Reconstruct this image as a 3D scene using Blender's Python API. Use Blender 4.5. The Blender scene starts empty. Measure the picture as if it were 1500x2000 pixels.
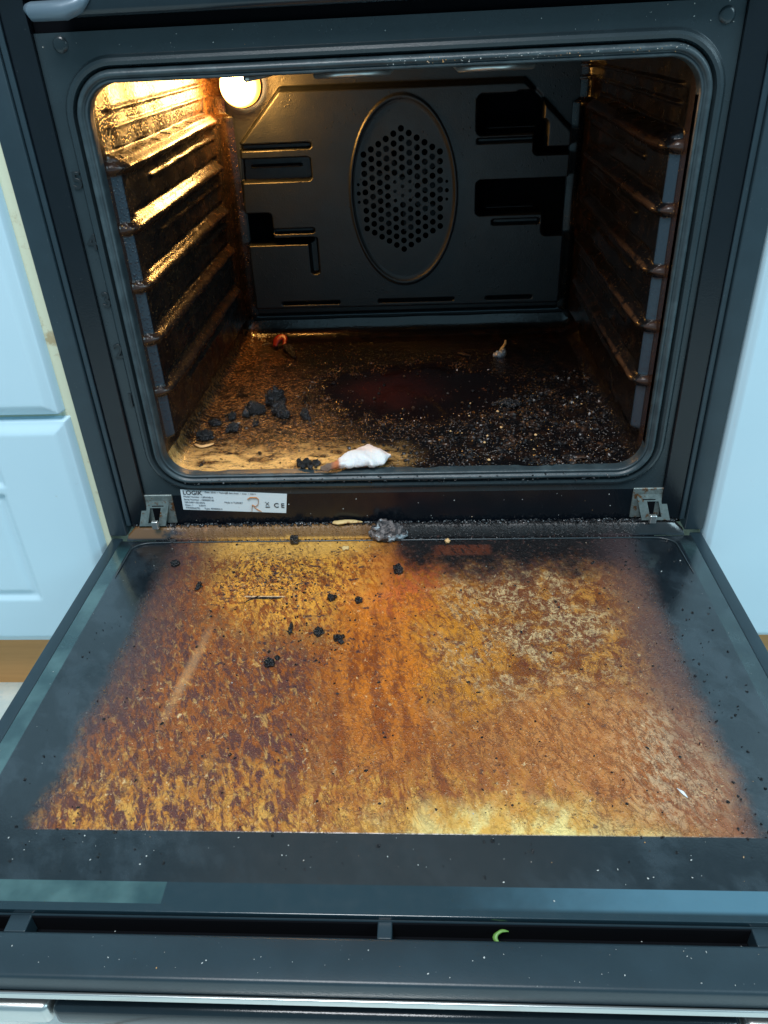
import bpy, bmesh, math, random
import numpy as np
from mathutils import Vector, Matrix, noise as mn
random.seed(7); np.random.seed(7)
SC = bpy.context.scene
COL = SC.collection

# ------------------------------------------------------------ camera, world, lights, exposure
def cam_axes(p, y, r):
    cp, sp = math.cos(p), math.sin(p)
    f = np.array([math.sin(y)*cp, math.cos(y)*cp, -sp]); rt = np.array([math.cos(y), -math.sin(y), 0.]); up = np.cross(rt, f)
    return rt*math.cos(r)+up*math.sin(r), up*math.cos(r)-rt*math.sin(r), f
r_, u_, f_ = cam_axes(.556591930, -.0697946578, -.0498190985)
cd = bpy.data.cameras.new('camera'); cam = bpy.data.objects.new('camera', cd); COL.objects.link(cam)
cam.matrix_world = Matrix(((r_[0], u_[0], -f_[0], .029790), (r_[1], u_[1], -f_[1], -.644172), (r_[2], u_[2], -f_[2], .425134), (0, 0, 0, 1)))
cd.sensor_fit = 'VERTICAL'; cd.sensor_height = 24; cd.lens = 24*1483.57/2000
cd.clip_start = .01; cd.clip_end = 50
SC.camera = cam
w = bpy.data.worlds.new('World'); SC.world = w; w.use_nodes = True
w.node_tree.nodes['Background'].inputs[0].default_value = (.43, .79, 1.0, 1)
w.node_tree.nodes['Background'].inputs[1].default_value = .45
def area(name, loc, target, size, power, col):
    l = bpy.data.lights.new(name, 'AREA'); l.energy = power; l.size = size; l.color = col
    o = bpy.data.objects.new(name, l); COL.objects.link(o); o.location = loc
    o.rotation_euler = (Vector(target)-Vector(loc)).to_track_quat('-Z', 'Y').to_euler()
    return o
area('ceiling_light', (-.25, -1.1, 2.15), (0, -.05, 0), .9, 50, (.95, .97, 1.0))
area('window_light', (1.9, -.9, 1.5), (0, -.1, .1), .9, 18, (.62, .88, 1.0))
pl = bpy.data.lights.new('oven_bulb_light', 'POINT'); pl.energy = 1.9; pl.color = (1, .48, .10); pl.shadow_soft_size = .014
plo = bpy.data.objects.new('oven_bulb_light', pl); COL.objects.link(plo); plo.location = (-.186, .352, .3866)
SC.view_settings.view_transform = 'Standard'; SC.view_settings.look = 'None'
SC.view_settings.exposure = 0; SC.view_settings.gamma = 1; SC.view_settings.use_curve_mapping = False
SC.cycles.use_denoising = True
SC.cycles.sample_clamp_indirect = 4

# ------------------------------------------------------------ node helpers
class S:
    def __init__(s, m, k): s.m = m; s.k = k
    def _o(s, op, b=None, c=None, clamp=False): return s.m.math(op, s, b, c, clamp)
    def __add__(s, b): return s._o('ADD', b)
    __radd__ = __add__
    def __sub__(s, b): return s._o('SUBTRACT', b)
    def __rsub__(s, b): return s.m.math('SUBTRACT', b, s)
    def __mul__(s, b): return s._o('MULTIPLY', b)
    __rmul__ = __mul__
    def __truediv__(s, b): return s._o('DIVIDE', b)
    def abs(s): return s._o('ABSOLUTE')
    def pow(s, b): return s._o('POWER', b)
    def max(s, b): return s._o('MAXIMUM', b)
    def min(s, b): return s._o('MINIMUM', b)
class Mat:
    def __init__(s, name, rough=.5, metal=0., base=(.1, .1, .1), spec=.5, coat=0., coat_rough=.1):
        s.mat = bpy.data.materials.new(name); s.mat.use_nodes = True; s.nt = s.mat.node_tree
        s.b = s.nt.nodes['Principled BSDF']
        s.b.inputs['Roughness'].default_value = rough; s.b.inputs['Metallic'].default_value = metal
        s.b.inputs['Base Color'].default_value = (*base, 1); s.b.inputs['Specular IOR Level'].default_value = spec
        s.b.inputs['Coat Weight'].default_value = coat; s.b.inputs['Coat Roughness'].default_value = coat_rough
        tc = s.nt.nodes.new('ShaderNodeTexCoord'); s.P = tc.outputs['Object']
        sp = s.nt.nodes.new('ShaderNodeSeparateXYZ'); s.nt.links.new(s.P, sp.inputs[0])
        s.X, s.Y, s.Z = (S(s, sp.outputs[i]) for i in range(3))
    def put(s, sock, v):
        if isinstance(v, S): s.nt.links.new(v.k, sock)
        elif isinstance(v, (tuple, list)): sock.default_value = (*v, 1) if len(v) == 3 and len(sock.default_value) == 4 else v
        elif isinstance(v, (int, float)): sock.default_value = v
        else: s.nt.links.new(v, sock)
    def math(s, op, a, b=None, c=None, clamp=False):
        n = s.nt.nodes.new('ShaderNodeMath'); n.operation = op; n.use_clamp = clamp
        s.put(n.inputs[0], a)
        if b is not None: s.put(n.inputs[1], b)
        if c is not None: s.put(n.inputs[2], c)
        return S(s, n.outputs[0])
    def vec(s, x, y, z=0.):
        n = s.nt.nodes.new('ShaderNodeCombineXYZ')
        for i, v in enumerate((x, y, z)): s.put(n.inputs[i], v)
        return n.outputs[0]
    def noise(s, scale, detail=4, rough=.55, vec=None, dist=0.):
        n = s.nt.nodes.new('ShaderNodeTexNoise'); n.inputs['Scale'].default_value = scale; n.inputs['Detail'].default_value = detail
        n.inputs['Roughness'].default_value = rough; n.inputs['Distortion'].default_value = dist
        s.nt.links.new(vec or s.P, n.inputs['Vector']); return S(s, n.outputs[0])
    def vor(s, scale, feature='F1', vec=None, out='Distance', rnd=1.):
        n = s.nt.nodes.new('ShaderNodeTexVoronoi'); n.feature = feature; n.inputs['Scale'].default_value = scale
        n.inputs['Randomness'].default_value = rnd
        s.nt.links.new(vec or s.P, n.inputs['Vector']); return S(s, n.outputs[out])
    def ss(s, x, a, b):
        n = s.nt.nodes.new('ShaderNodeMapRange'); n.interpolation_type = 'SMOOTHSTEP'
        lo, hi = (a, b) if a < b else (b, a)
        s.put(n.inputs[0], x); n.inputs[1].default_value = lo; n.inputs[2].default_value = hi
        r = S(s, n.outputs[0])
        return r if a < b else 1-r
    def blob(s, cx, cy, rx, ry, x=None, y=None, a=.35):
        x = x or s.X; y = y or s.Y
        dx = (x-cx)/rx; dy = (y-cy)/ry
        return s.ss(s.math('SQRT', dx*dx+dy*dy), 1., a)
    def mix(s, a, b, f):
        n = s.nt.nodes.new('ShaderNodeMix'); n.data_type = 'RGBA'
        s.put(n.inputs[0], f); s.put(n.inputs[6], a); s.put(n.inputs[7], b); return n.outputs[2]
    def bump(s, h, strength=.5, dist=.001, sock='Normal'):
        n = s.nt.nodes.new('ShaderNodeBump'); n.inputs['Strength'].default_value = strength; n.inputs['Distance'].default_value = dist
        s.put(n.inputs['Height'], h); s.nt.links.new(n.outputs[0], s.b.inputs[sock]); return n
    def set(s, **k):
        for a, v in k.items(): s.put(s.b.inputs[a.replace('_', ' ')], v)
        return s

# ------------------------------------------------------------ mesh helpers
def link(o, parent=None):
    COL.objects.link(o)
    if parent: o.parent = parent; o.matrix_parent_inverse = parent.matrix_world.inverted() if False else Matrix.Identity(4)
    return o
def mesh(name, vs, fs, m, parent=None, smooth=False, loc=(0, 0, 0)):
    me = bpy.data.meshes.new(name); me.from_pydata([tuple(v) for v in vs], [], [tuple(f) for f in fs]); me.update()
    if smooth: me.polygons.foreach_set('use_smooth', [True]*len(me.polygons))
    me.materials.append(m.mat if isinstance(m, Mat) else m)
    o = bpy.data.objects.new(name, me); o.location = loc
    return link(o, parent)
def empty(name, loc=(0, 0, 0)):
    o = bpy.data.objects.new(name, None); o.location = loc; o.empty_display_size = .02; return link(o)
def tag(o, label=None, cat=None, group=None, kind=None):
    if label: o['label'] = label
    if cat: o['category'] = cat
    if group: o['group'] = group
    if kind: o['kind'] = kind
    return o
class B:
    """collects boxes and tubes into one mesh"""
    def __init__(s): s.v = []; s.f = []
    def box(s, x0, x1, y0, y1, z0, z1, bev=0.):
        import bmesh
        bm = bmesh.new(); bmesh.ops.create_cube(bm, size=1)
        for v in bm.verts: v.co = Vector(((x0+x1)/2+v.co.x*(x1-x0), (y0+y1)/2+v.co.y*(y1-y0), (z0+z1)/2+v.co.z*(z1-z0)))
        if bev: bmesh.ops.bevel(bm, geom=bm.edges[:]+bm.verts[:], offset=bev, segments=3, affect='EDGES', profile=.5, clamp_overlap=True)
        n = len(s.v); bm.verts.index_update()
        s.v += [v.co.copy() for v in bm.verts]; s.f += [[n+v.index for v in f.verts] for f in bm.faces]; bm.free(); return s
    def tube(s, pts, r, n=8, closed=False, sq=(1, 1)):
        pts = [Vector(p) for p in pts]; b = len(s.v); N = len(pts); last = None
        for i, p in enumerate(pts):
            a = pts[(i-1) % N] if (closed or i) else pts[i]; c = pts[(i+1) % N] if (closed or i < N-1) else pts[i]
            t = (c-a).normalized()
            if last is None: up = Vector((0, 0, 1)) if abs(t.z) < .9 else Vector((0, 1, 0))
            else: up = last
            sd = t.cross(up).normalized(); up = sd.cross(t).normalized(); last = up
            rr = r[i] if isinstance(r, (list, tuple)) else r
            for k in range(n):
                q = 2*math.pi*k/n; s.v.append(p+sd*math.cos(q)*rr*sq[0]+up*math.sin(q)*rr*sq[1])
        for i in range(N if closed else N-1):
            for k in range(n):
                j = (i+1) % N; s.f.append([b+i*n+k, b+i*n+(k+1) % n, b+j*n+(k+1) % n, b+j*n+k])
        if not closed: s.f.append([b+k for k in range(n)][::-1]); s.f.append([b+(N-1)*n+k for k in range(n)])
        return s
    def poly(s, pts, axis, t0, t1):
        """extrude a 2D outline along an axis"""
        n = len(pts); b = len(s.v)
        for t in (t0, t1):
            for p in pts:
                q = [p[0], p[1]]; q.insert(axis, t); s.v.append(Vector(q))
        s.f.append([b+i for i in range(n)][::-1]); s.f.append([b+n+i for i in range(n)])
        for i in range(n): s.f.append([b+i, b+(i+1) % n, b+n+(i+1) % n, b+n+i])
        return s
    def add(s, vs, fs):
        b = len(s.v); s.v += [Vector(v) for v in vs]; s.f += [[b+i for i in f] for f in fs]; return s
    def build(s, name, m, parent=None, smooth=False, loc=(0, 0, 0)):
        o = mesh(name, s.v, s.f, m, parent, smooth, loc)
        return o
def grid(us, vs, fn, drop=None):
    U, V = np.meshgrid(us, vs, indexing='ij'); P = fn(U, V)
    vv = np.stack([p.ravel() for p in P], 1); nu, nv = len(us), len(vs)
    I = np.arange(nu*nv).reshape(nu, nv)
    q = np.stack([I[:-1, :-1].ravel(), I[1:, :-1].ravel(), I[1:, 1:].ravel(), I[:-1, 1:].ravel()], 1)
    if drop is not None: q = q[~drop(us, vs).ravel()]
    return vv.tolist(), q.tolist()
def sst(x, a, b): t = np.clip((x-a)/(b-a), 0, 1); return t*t*(3-2*t)
def rrect(cx, cz, hw, hh, r, n=10):
    out = []
    for k, (sx, sz) in enumerate(((1, 1), (-1, 1), (-1, -1), (1, -1))):
        for i in range(n+1):
            a = math.pi/2*(k+i/n); out.append((cx+sx*(hw-r)+r*math.cos(a), cz+sz*(hh-r)+r*math.sin(a)))
    return out
def loops(name, ls, m, parent, smooth=True):
    n = len(ls[0]); v = [p for l in ls for p in l]; f = []
    for j in range(len(ls)-1):
        for i in range(n): f.append([j*n+i, j*n+(i+1) % n, (j+1)*n+(i+1) % n, (j+1)*n+i])
    return mesh(name, v, f, m, parent, smooth)
def autosmooth(o, ang=35):
    me = o.data
    me.polygons.foreach_set('use_smooth', [True]*len(me.polygons))
    import bmesh
    bm = bmesh.new(); bm.from_mesh(me)
    for e in bm.edges: e.smooth = not (len(e.link_faces) == 2 and e.calc_face_angle(0) > math.radians(ang))
    bm.to_mesh(me); bm.free(); return o
def text(name, body, size, loc, m, parent=None, ext=.0003, rotz=0, bold=0., align='LEFT', bev=0.):
    c = bpy.data.curves.new(name, 'FONT'); c.body = body; c.size = size; c.extrude = ext; c.offset = bold; c.align_x = align; c.bevel_depth = bev
    t = bpy.data.objects.new(name, c); COL.objects.link(t)
    me = bpy.data.meshes.new_from_object(t.evaluated_get(bpy.context.evaluated_depsgraph_get()))
    bpy.data.objects.remove(t); bpy.data.curves.remove(c)
    me.transform(Matrix.Rotation(rotz, 4, 'Y') @ Matrix.Rotation(math.pi/2, 4, 'X'))
    me.materials.clear(); me.materials.append(m.mat)
    o = bpy.data.objects.new(name, me); o.location = loc; return link(o, parent)

# ------------------------------------------------------------ materials
def enamel(name, base, rough=.32, speck=.5):
    m = Mat(name, rough, 0, base)
    n = m.noise(35, 5, .6); f = m.noise(900, 2, .5)
    c = m.mix(tuple(x*.92 for x in base), tuple(x*1.08 for x in base), m.ss(n, .35, .7))
    d = m.ss(m.vor(260), .10, .05)*m.ss(m.noise(60, 3), .52, .62)*speck
    m.set(Base_Color=m.mix(c, (.42, .48, .5), d), Roughness=m.noise(18, 5, .6)*.10+rough-.05)
    m.bump(f, .12, .0004); return m
FRAME = enamel('frame_enamel', (.020, .032, .038), .27, .25)
POST = enamel('post_paint', (.018, .035, .046), .36, .2)
TRIM = enamel('inner_trim_gloss', (.003, .005, .008), .2, .12)
BLACK = Mat('black_gap', .9, 0, (.003, .0035, .005), .08)
GASK = Mat('gasket_rubber', .36, 0, (.045, .07, .08))
GASK.set(Base_Color=GASK.mix((.028, .044, .052), (.052, .078, .088), GASK.ss(GASK.noise(60, 4, .6), .4, .7)))
GASK.bump(GASK.noise(420, 5, .7), .4, .0006)
STEEL = Mat('brushed_steel', .28, .9, (.66, .68, .66))
STEEL.bump(STEEL.noise(300, 2, .5, STEEL.vec(STEEL.X*.05, STEEL.Y, STEEL.Z*8)), .1, .0003)
ZINC = Mat('zinc_hinge', .42, .65, (.42, .48, .46))
ZINC.set(Base_Color=ZINC.mix(ZINC.mix((.10, .13, .13), (.34, .39, .37), ZINC.noise(200, 4)), (.16, .075, .03), ZINC.ss(ZINC.noise(95, 4, .7), .55, .64)))
ZINC.bump(ZINC.noise(260, 4), .4, .001)
TEND = Mat('trim_end_paint', .35, .2, (.12, .17, .21))
DARKM = enamel('handle_dark', (.010, .018, .024), .16, .1)

# cavity enamel with baked-on grease beads
def greasy(name, wall=True):
    m = Mat(name, .3, 0, (.03, .02, .015))
    big = m.noise(14, 6, .65); mid = m.noise(70, 5, .65); fine = m.noise(330, 3, .6)
    bead = m.vor(430); bead2 = m.vor(190)
    gold = m.ss(m.noise(420, 4, .65), .53, .66)
    top = m.ss(m.Z, .340, .365)
    c = m.mix((.009, .008, .009), (.045, .022, .012), m.ss(mid*.6+big*.4, .42, .62))
    c = m.mix(c, (.14, .065, .024), gold*(m.ss(big, .40, .60)*.5+.10))
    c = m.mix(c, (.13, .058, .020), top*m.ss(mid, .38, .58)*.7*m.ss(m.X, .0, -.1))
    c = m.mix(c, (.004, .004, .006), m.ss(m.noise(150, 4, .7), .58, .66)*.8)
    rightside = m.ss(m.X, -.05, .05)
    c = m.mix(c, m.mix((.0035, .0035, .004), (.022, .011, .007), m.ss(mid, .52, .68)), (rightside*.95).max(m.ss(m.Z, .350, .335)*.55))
    lip = m.ss(m.Y, .0225, .0205)
    c = m.mix(c, (.040, .020, .014), lip)
    fl = m.ss(m.vor(330), .20, .10)*m.ss(m.noise(45, 4, .7), .42, .56)
    c = m.mix(c, (.62, .33, .11), fl*(.85-rightside*.45))  # lamp sparkles on the greasy wall painted in as gold flecks
    crest = m.ss(m.X.abs(), .2195, .2175)*m.ss(m.Z, .40, .37)*m.ss(m.Z, .12, .13)
    c = m.mix(c, (.075, .035, .016), crest*.75*m.ss(mid, .34, .5)*(rightside*m.ss(m.Y, .22, .05)+.06))  # brown light caught on the runner crests, put into their colour
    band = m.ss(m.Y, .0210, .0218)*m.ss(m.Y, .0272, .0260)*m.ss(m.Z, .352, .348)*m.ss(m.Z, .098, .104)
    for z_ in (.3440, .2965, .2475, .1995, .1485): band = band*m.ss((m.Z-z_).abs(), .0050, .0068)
    c = m.mix(c, (.024, .040, .056), band)  # kitchen's bluish reflection on the forward-facing step, painted as base colour
    m.set(Base_Color=c, Roughness=m.noise(60, 4)*.25+.14-rightside*.03)
    m.bump((m.ss(bead, .5, .05)*.55+m.ss(bead2, .4, .05)*.6*m.ss(big, .45, .6)+mid*.5+fine*.45)*(1-rightside*.72)*(1-lip*.7)*(1-m.ss(m.X.abs(), .2205, .2185)*.55), .7, .0009)
    return m
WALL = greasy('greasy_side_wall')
BACK = Mat('back_wall_enamel', .4, 0, (.02, .024, .03), .75)
BACK.set(Base_Color=BACK.mix((.003, .006, .009), (.008, .011, .014), BACK.ss(BACK.noise(22, 5, .6)+BACK.noise(200, 3)*.2, .45, .8)), Roughness=BACK.noise(50, 4)*.2+.34)
BACK.bump(BACK.noise(600, 3)+BACK.noise(90, 5, .7)*1.1+BACK.ss(BACK.vor(170), .25, .05)*BACK.ss(BACK.noise(28, 3), .50, .62)*1.5, .35, .0008)

FLOOR = Mat('burnt_cavity_floor', .3, 0, (.05, .03, .02))
m = FLOOR
wx = m.X+(m.noise(18, 4)-.5)*.09; wy = m.Y+(m.noise(21, 4)-.5)*.09
big = m.noise(20, 6, .65); mid = m.noise(90, 5, .65); streak = m.noise(26, 6, .6, m.vec(m.X*1.1, m.Y*2.0))
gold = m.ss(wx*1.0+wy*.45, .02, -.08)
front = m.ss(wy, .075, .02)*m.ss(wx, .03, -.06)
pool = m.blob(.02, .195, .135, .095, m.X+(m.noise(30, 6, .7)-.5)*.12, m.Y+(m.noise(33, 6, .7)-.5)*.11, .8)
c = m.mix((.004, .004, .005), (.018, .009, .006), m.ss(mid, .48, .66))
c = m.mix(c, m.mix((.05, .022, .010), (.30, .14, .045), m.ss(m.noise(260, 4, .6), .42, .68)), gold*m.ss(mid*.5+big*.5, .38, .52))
c = m.mix(c, (.80, .47, .16), front*m.ss(streak, .38, .56))  # lamp glare over the front-left grease, painted in as bright gold
c = m.mix(c, (.018, .010, .006), m.ss(streak, .57, .66)*m.ss(wx, -.19, -.12))
c = m.mix(c, m.mix((.006, .003, .003), (.030, .0065, .005), m.blob(-.015, .20, .085, .07, wx, wy, .1)), pool)
c = m.mix(c, (.16, .06, .03), m.ss(m.noise(55, 4, .7), .66, .70)*pool*.8)
bd = m.ss(m.vor(300), .42, .10)*m.ss(m.noise(30, 4, .6), .36, .52)*(1-pool)
c = m.mix(c, (.030, .014, .008), bd*.62*(1-front*.6))
m.set(Base_Color=c, Specular_IOR_Level=.8, Roughness=m.math('ADD', .17, (m.noise(120, 4)-.5)*.3)-pool*.19)
beads = m.ss(m.vor(300), .45, .03)*.9+m.ss(m.vor(140), .4, .05)*1.2*m.ss(mid, .5, .58)
m.bump((beads*1.1+mid*.7+m.noise(420, 3)*.35)*(1.08-pool)*(1-m.ss(m.Y, .365, .385)*.9), .85, .0012)

# the door's inner glass: printed black border, window browned by baked-on grease
GLASS = Mat('browned_door_glass', .3, 0, (.4, .2, .05), .9, 0., .12)
m = GLASS
n25 = m.noise(26, 5, .6); n25b = m.noise(31, 5, .6, m.vec(m.X+3.1, m.Y+1.7))
wx = m.X+(n25-.5)*.075; wy = m.Y+(n25b-.5)*.075
dg = m.vec(m.X*1.6+m.Y*.7, m.Y*.55-m.X*.25)                        # runs drift towards the front edge
run = m.noise(80, 8, .66, m.vec(m.X*(1.-m.Y*.0)+m.Y*.10+(n25-.5)*.02, m.Y*.16))
mot = m.noise(120, 8, .72, dg, .6); fin = m.noise(330, 5, .7, dg); big = m.noise(13, 6, .6, None, .5); cel = m.vor(150, 'DISTANCE_TO_EDGE', m.vec(wx, wy*.8))
c = m.mix((.30, .082, .013), (.56, .195, .028), m.ss(mot, .45, .56))
c = m.mix(c, (.22, .050, .008), m.ss(run*.6+mot*.4, .48, .56)*.8)
wrA = m.noise(80, 8, .66, m.vec(m.X*1.2+m.Y*.25, m.Y*.75), 1.2); wrB = m.noise(210, 5, .6, dg, .8)
vein = m.ss((wrA-.5).abs(), .030, .0)                               # fine dark wrinkles of the baked film
vein2 = m.ss((wrB-.5).abs(), .040, .0)
left = m.ss(wx, -.03, -.09)
c = m.mix(c, (.115, .038, .030), m.ss(big*.22+mot*.78, .475, .53)*(left*.80+.25))
c = m.mix(c, (.075, .028, .022), m.ss(m.noise(260, 6, .75, dg, .5), .55, .63)*(left*.5+.25))
c = m.mix(c, (.56, .31, .09), m.ss(m.noise(120, 8, .75, m.vec(m.X*1.5+m.Y*.8+.7, m.Y*.6-m.X*.3), .7), .54, .62)*(left*.55+.25))
brn = m.blob(.12, -.15, .14, .17, wx, wy, .35)
c = m.mix(c, m.mix((.17, .050, .012), (.56, .26, .050), m.ss(m.noise(75, 9, .78, m.vec(m.X*1.15, m.Y*.75), .9), .46, .56)), brn*.85)
rt = m.blob(.105, -.145, .15, .15, m.X+(m.noise(14, 5, .7)-.5)*.16, m.Y+(m.noise(15, 5, .7)-.5)*.16, .25)
c = m.mix(c, m.mix((.17, .060, .028), (.66, .50, .26), m.ss(m.noise(120, 8, .8, m.vec(m.X*1.2+.5, m.Y), .9), .48, .55)), rt*m.ss(m.noise(24, 6, .7), .42, .54)*.85)
c = m.mix(c, (.15, .030, .012), rt*m.ss(cel, .13, .03)*.7*m.ss(m.noise(60, 4), .45, .6))
c = m.mix(c, (.10, .045, .045), m.blob(.09, -.055, .17, .040, wx, wy, .2)*m.ss(mot, .40, .56)*.85)
ctr = m.blob(-.005, -.14, .062, .19, wx, wy)
c = m.mix(c, m.mix((.66, .19, .014), (.27, .060, .007), m.ss(run*.6+mot*.4, .46, .56)), ctr*.8)
amb = m.blob(.05, -.17, .055, .12, wx, wy, .3)
c = m.mix(c, (.66, .27, .025), amb*m.ss(mot, .56, .46)*.7)
redd = m.blob(-.020, -.075, .085, .070, wx, wy)
c = m.mix(c, (.62, .13, .035), redd*m.ss(mot, .42, .54)*.85)
warm = m.blob(-.10, -.065, .11, .13, wx, wy)
c = m.mix(c, (.92, .42, .05), warm*m.ss(mot, .44, .54)*.9)  # amber grease, its colour lifted to carry the oven lamp's glow
gold2 = m.blob(-.11, -.022, .13, .034, wx, m.Y, .3)
c = m.mix(c, (.80, .44, .10), gold2*.85)  # golden grease by the rear lip, lamp glow brightened into its colour
tanr = m.blob(.14, -.275, .12, .085, wx, wy, .2)
c = m.mix(c, m.mix((.36, .115, .024), (.56, .225, .060), m.ss(mot, .44, .56)), tanr*.85)
c = m.mix(c, m.mix((.60, .42, .24), (.10, .05, .03), m.ss(m.noise(190, 4, .6), .58, .64)), m.blob(.195, -.285, .050, .085, wx, wy, .2)*m.ss(mot, .42, .58)*.85)
c = m.mix(c, (.26, .12, .065), m.ss(m.X+(n25-.5)*.06, .175, .215)*.5)
frt = m.ss(wy+(m.noise(45, 5, .65)-.5)*.12, -.275, -.335)*m.ss(m.X+(n25-.5)*.1, .16, .10)
c = m.mix(c, m.mix((.60, .25, .035), (.74, .40, .08), m.ss(m.noise(80, 6, .7), .45, .6)), frt*m.ss(run*.45+mot*.55, .54, .45)*.85)
crm = m.blob(.080, -.358, .150, .048, wx, m.Y+(m.noise(30, 6, .7)-.5)*.06, .25)
c = m.mix(c, m.mix((.74, .42, .08), (.90, .74, .28), m.ss(m.noise(60, 6, .65, m.vec(m.X, m.Y*.6)), .42, .6)), crm*.9)
c = m.mix(c, (.15, .042, .014), (vein*.68).max(vein2*.30)*m.ss(m.noise(20, 4), .34, .56)*(1-crm*.7))
c = m.mix(c, (.035, .020, .022), m.ss(m.noise(170, 6, .72), .575, .63)*m.ss(m.noise(16, 3), .40, .60)*.75)
dk = m.vor(330); dkm = m.blob(-.12, -.075, .085, .055, wx, wy)
c = m.mix(c, (.022, .016, .020), m.ss(m.noise(330, 5, .7), .53, .56)*dkm*m.ss(m.Y, -.015, -.035)*.95)
c = m.mix(c, (.020, .018, .022), m.ss(dk, .17, .10)*m.ss(m.noise(40, 4), .52, .62))
dk2 = m.vor(120, 'F1', m.vec(wx*1.2, m.Y+.4)); c = m.mix(c, (.035, .022, .034), m.ss(dk2+(m.noise(300, 4)-.5)*.5, .31, .19)*m.blob(-.09, -.12, .14, .15, m.X, m.Y, .5)*m.ss(m.noise(33, 4), .46, .54)*.9)
c = m.mix(c, (.88, .66, .34), m.ss(m.noise(230, 6, .78, m.vec(m.X*1.1, m.Y*.8), .6), .585, .66)*m.ss(m.noise(28, 4), .42, .56)*.7)
spk = m.vor(190, 'F1', m.vec(m.X+.31, m.Y+.17)); c = m.mix(c, (.80, .62, .40), m.ss(spk, .085, .045)*m.ss(m.noise(35, 4), .48, .6))  # glints of the baked film painted as tiny pale specks
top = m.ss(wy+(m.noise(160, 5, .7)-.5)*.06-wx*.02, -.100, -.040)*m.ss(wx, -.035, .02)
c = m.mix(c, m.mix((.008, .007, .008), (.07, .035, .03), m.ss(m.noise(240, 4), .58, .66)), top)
c = m.mix(c, (.17, .040, .016), m.ss(m.X, .03, .04)*m.ss(m.X, .092, .085)*m.ss(m.Y, -.045, -.040)*m.ss(m.Y, -.024, -.027)*.6*m.ss(mot, .38, .5))
mark = m.ss((m.Y+.1075+m.X*.02).abs(), .0012, .0006)*m.ss(m.X, -.140, -.137)*m.ss(m.X, -.100, -.104)
c = m.mix(c, (.80, .60, .38), mark*.8)  # edge of the lamp's reflection, painted as a thin pale line
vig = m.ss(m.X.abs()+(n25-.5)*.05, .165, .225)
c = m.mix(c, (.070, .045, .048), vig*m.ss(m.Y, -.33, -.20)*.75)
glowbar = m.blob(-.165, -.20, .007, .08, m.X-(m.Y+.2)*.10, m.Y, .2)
c = m.mix(c, (.80, .46, .20), glowbar*.35)  # streak of warm glow painted into the glass colour
# printed border
ax = m.X.abs()+(m.noise(22, 6, .6)-.5)*.022+(m.noise(150, 4, .7)-.5)*.014
side = m.ss(ax, .213, .238)
frontedge = m.ss(m.Y, -.3448, -.3462)
smear = m.ss(m.noise(24, 6, .65, m.vec(m.X*1.3+m.Y*.5, m.Y*.9)), .46, .62)
bord = m.mix((.008, .012, .016), (.036, .052, .064), smear*.5)
bord = m.mix(bord, (.022, .021, .021), m.ss(m.X.abs(), .17, .05)*.8*m.ss(m.Y, -.3, -.345))
c = m.mix(c, bord, side.max(frontedge))
teal = m.mix((.020, .055, .062), (.075, .15, .15), m.ss(m.noise(22, 4, .5), .35, .7))
edge = m.ss(m.X.abs(), .2715, .2730)*m.ss(m.Y, -.015, -.035)
c = m.mix(c, teal, edge*m.ss(m.X, .0, -.01)+edge*m.ss(m.X, -.01, .0)*.30)
fr = m.ss(m.Y, -.3800, -.3806)
c = m.mix(c, (.012, .028, .038), fr)
c = m.mix(c, teal, fr*m.ss(m.X, -.1300, -.1312)*m.ss(m.Y, -.3942, -.3936))
c = m.mix(c, (.09, .21, .28), fr*m.ss(m.X+(m.noise(50, 4)-.5)*.06, .02, .19)*m.ss(m.Y, -.3955, -.392)*.8)  # bluish window reflection painted onto the right of the front strip
grease = 1-side.max(frontedge)
c = m.mix(c, m.mix((.16, .080, .030), (.010, .009, .009), m.ss(wx, -.06, .0)), m.ss(m.Z, .001, .004)*m.ss(m.noise(70, 5), .3, .45)*.9)
m.set(Base_Color=c, Specular_IOR_Level=m.math('SUBTRACT', .95, grease*.45), Roughness=m.math('ADD', .19, grease*.19+(m.noise(90, 4)-.5)*.26))
m.bump((mot*.7+fin*.9+m.ss(m.vor(420), .4, .05)*.9-vein*.4)*grease+m.noise(500, 2)*.05, .60, .0012)

WHITE = Mat('cabinet_paint', .30, 0, (.58, .74, .80)); WHITE.bump(WHITE.noise(40, 3), .08, .001)
WHITE.set(Base_Color=WHITE.mix(WHITE.mix((.47, .68, .78), (.57, .75, .83), WHITE.noise(5, 3)), (.36, .40, .36), WHITE.ss(WHITE.noise(60, 6, .75), .62, .72)*WHITE.ss(WHITE.noise(9, 3), .5, .65)*.35))
CREAM = Mat('carcass_edge', .6, 0, (.62, .58, .42)); CREAM.set(Base_Color=CREAM.mix((.66, .68, .50), (.34, .22, .08), CREAM.ss(CREAM.noise(35, 5, .7), .57, .70)*.7))
WOOD = Mat('plinth_wood', .5, 0, (.6, .35, .14)); WOOD.set(Base_Color=WOOD.mix((.74, .36, .12), (.58, .26, .08), WOOD.noise(30, 6, .6, WOOD.vec(WOOD.X*.4, WOOD.Y, WOOD.Z*8))))
TILE = Mat('floor_tile', .35, 0, (.6, .68, .66)); m = TILE
def grout(ax, off, p=.33): 
    t = m.math('FRACT', (ax+off)/p+20.); return m.ss((t-.5).abs(), .4895, .4925)
g = grout(m.X, .2035+.033).max(grout(m.Y, .09))
TILE.set(Base_Color=m.mix(m.mix((.60, .72, .72), (.74, .80, .76), m.ss(m.noise(45, 6, .7), .4, .6)), (.20, .15, .11), g)); TILE.bump(m.noise(60, 4)-g*3, .15, .002)
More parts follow.
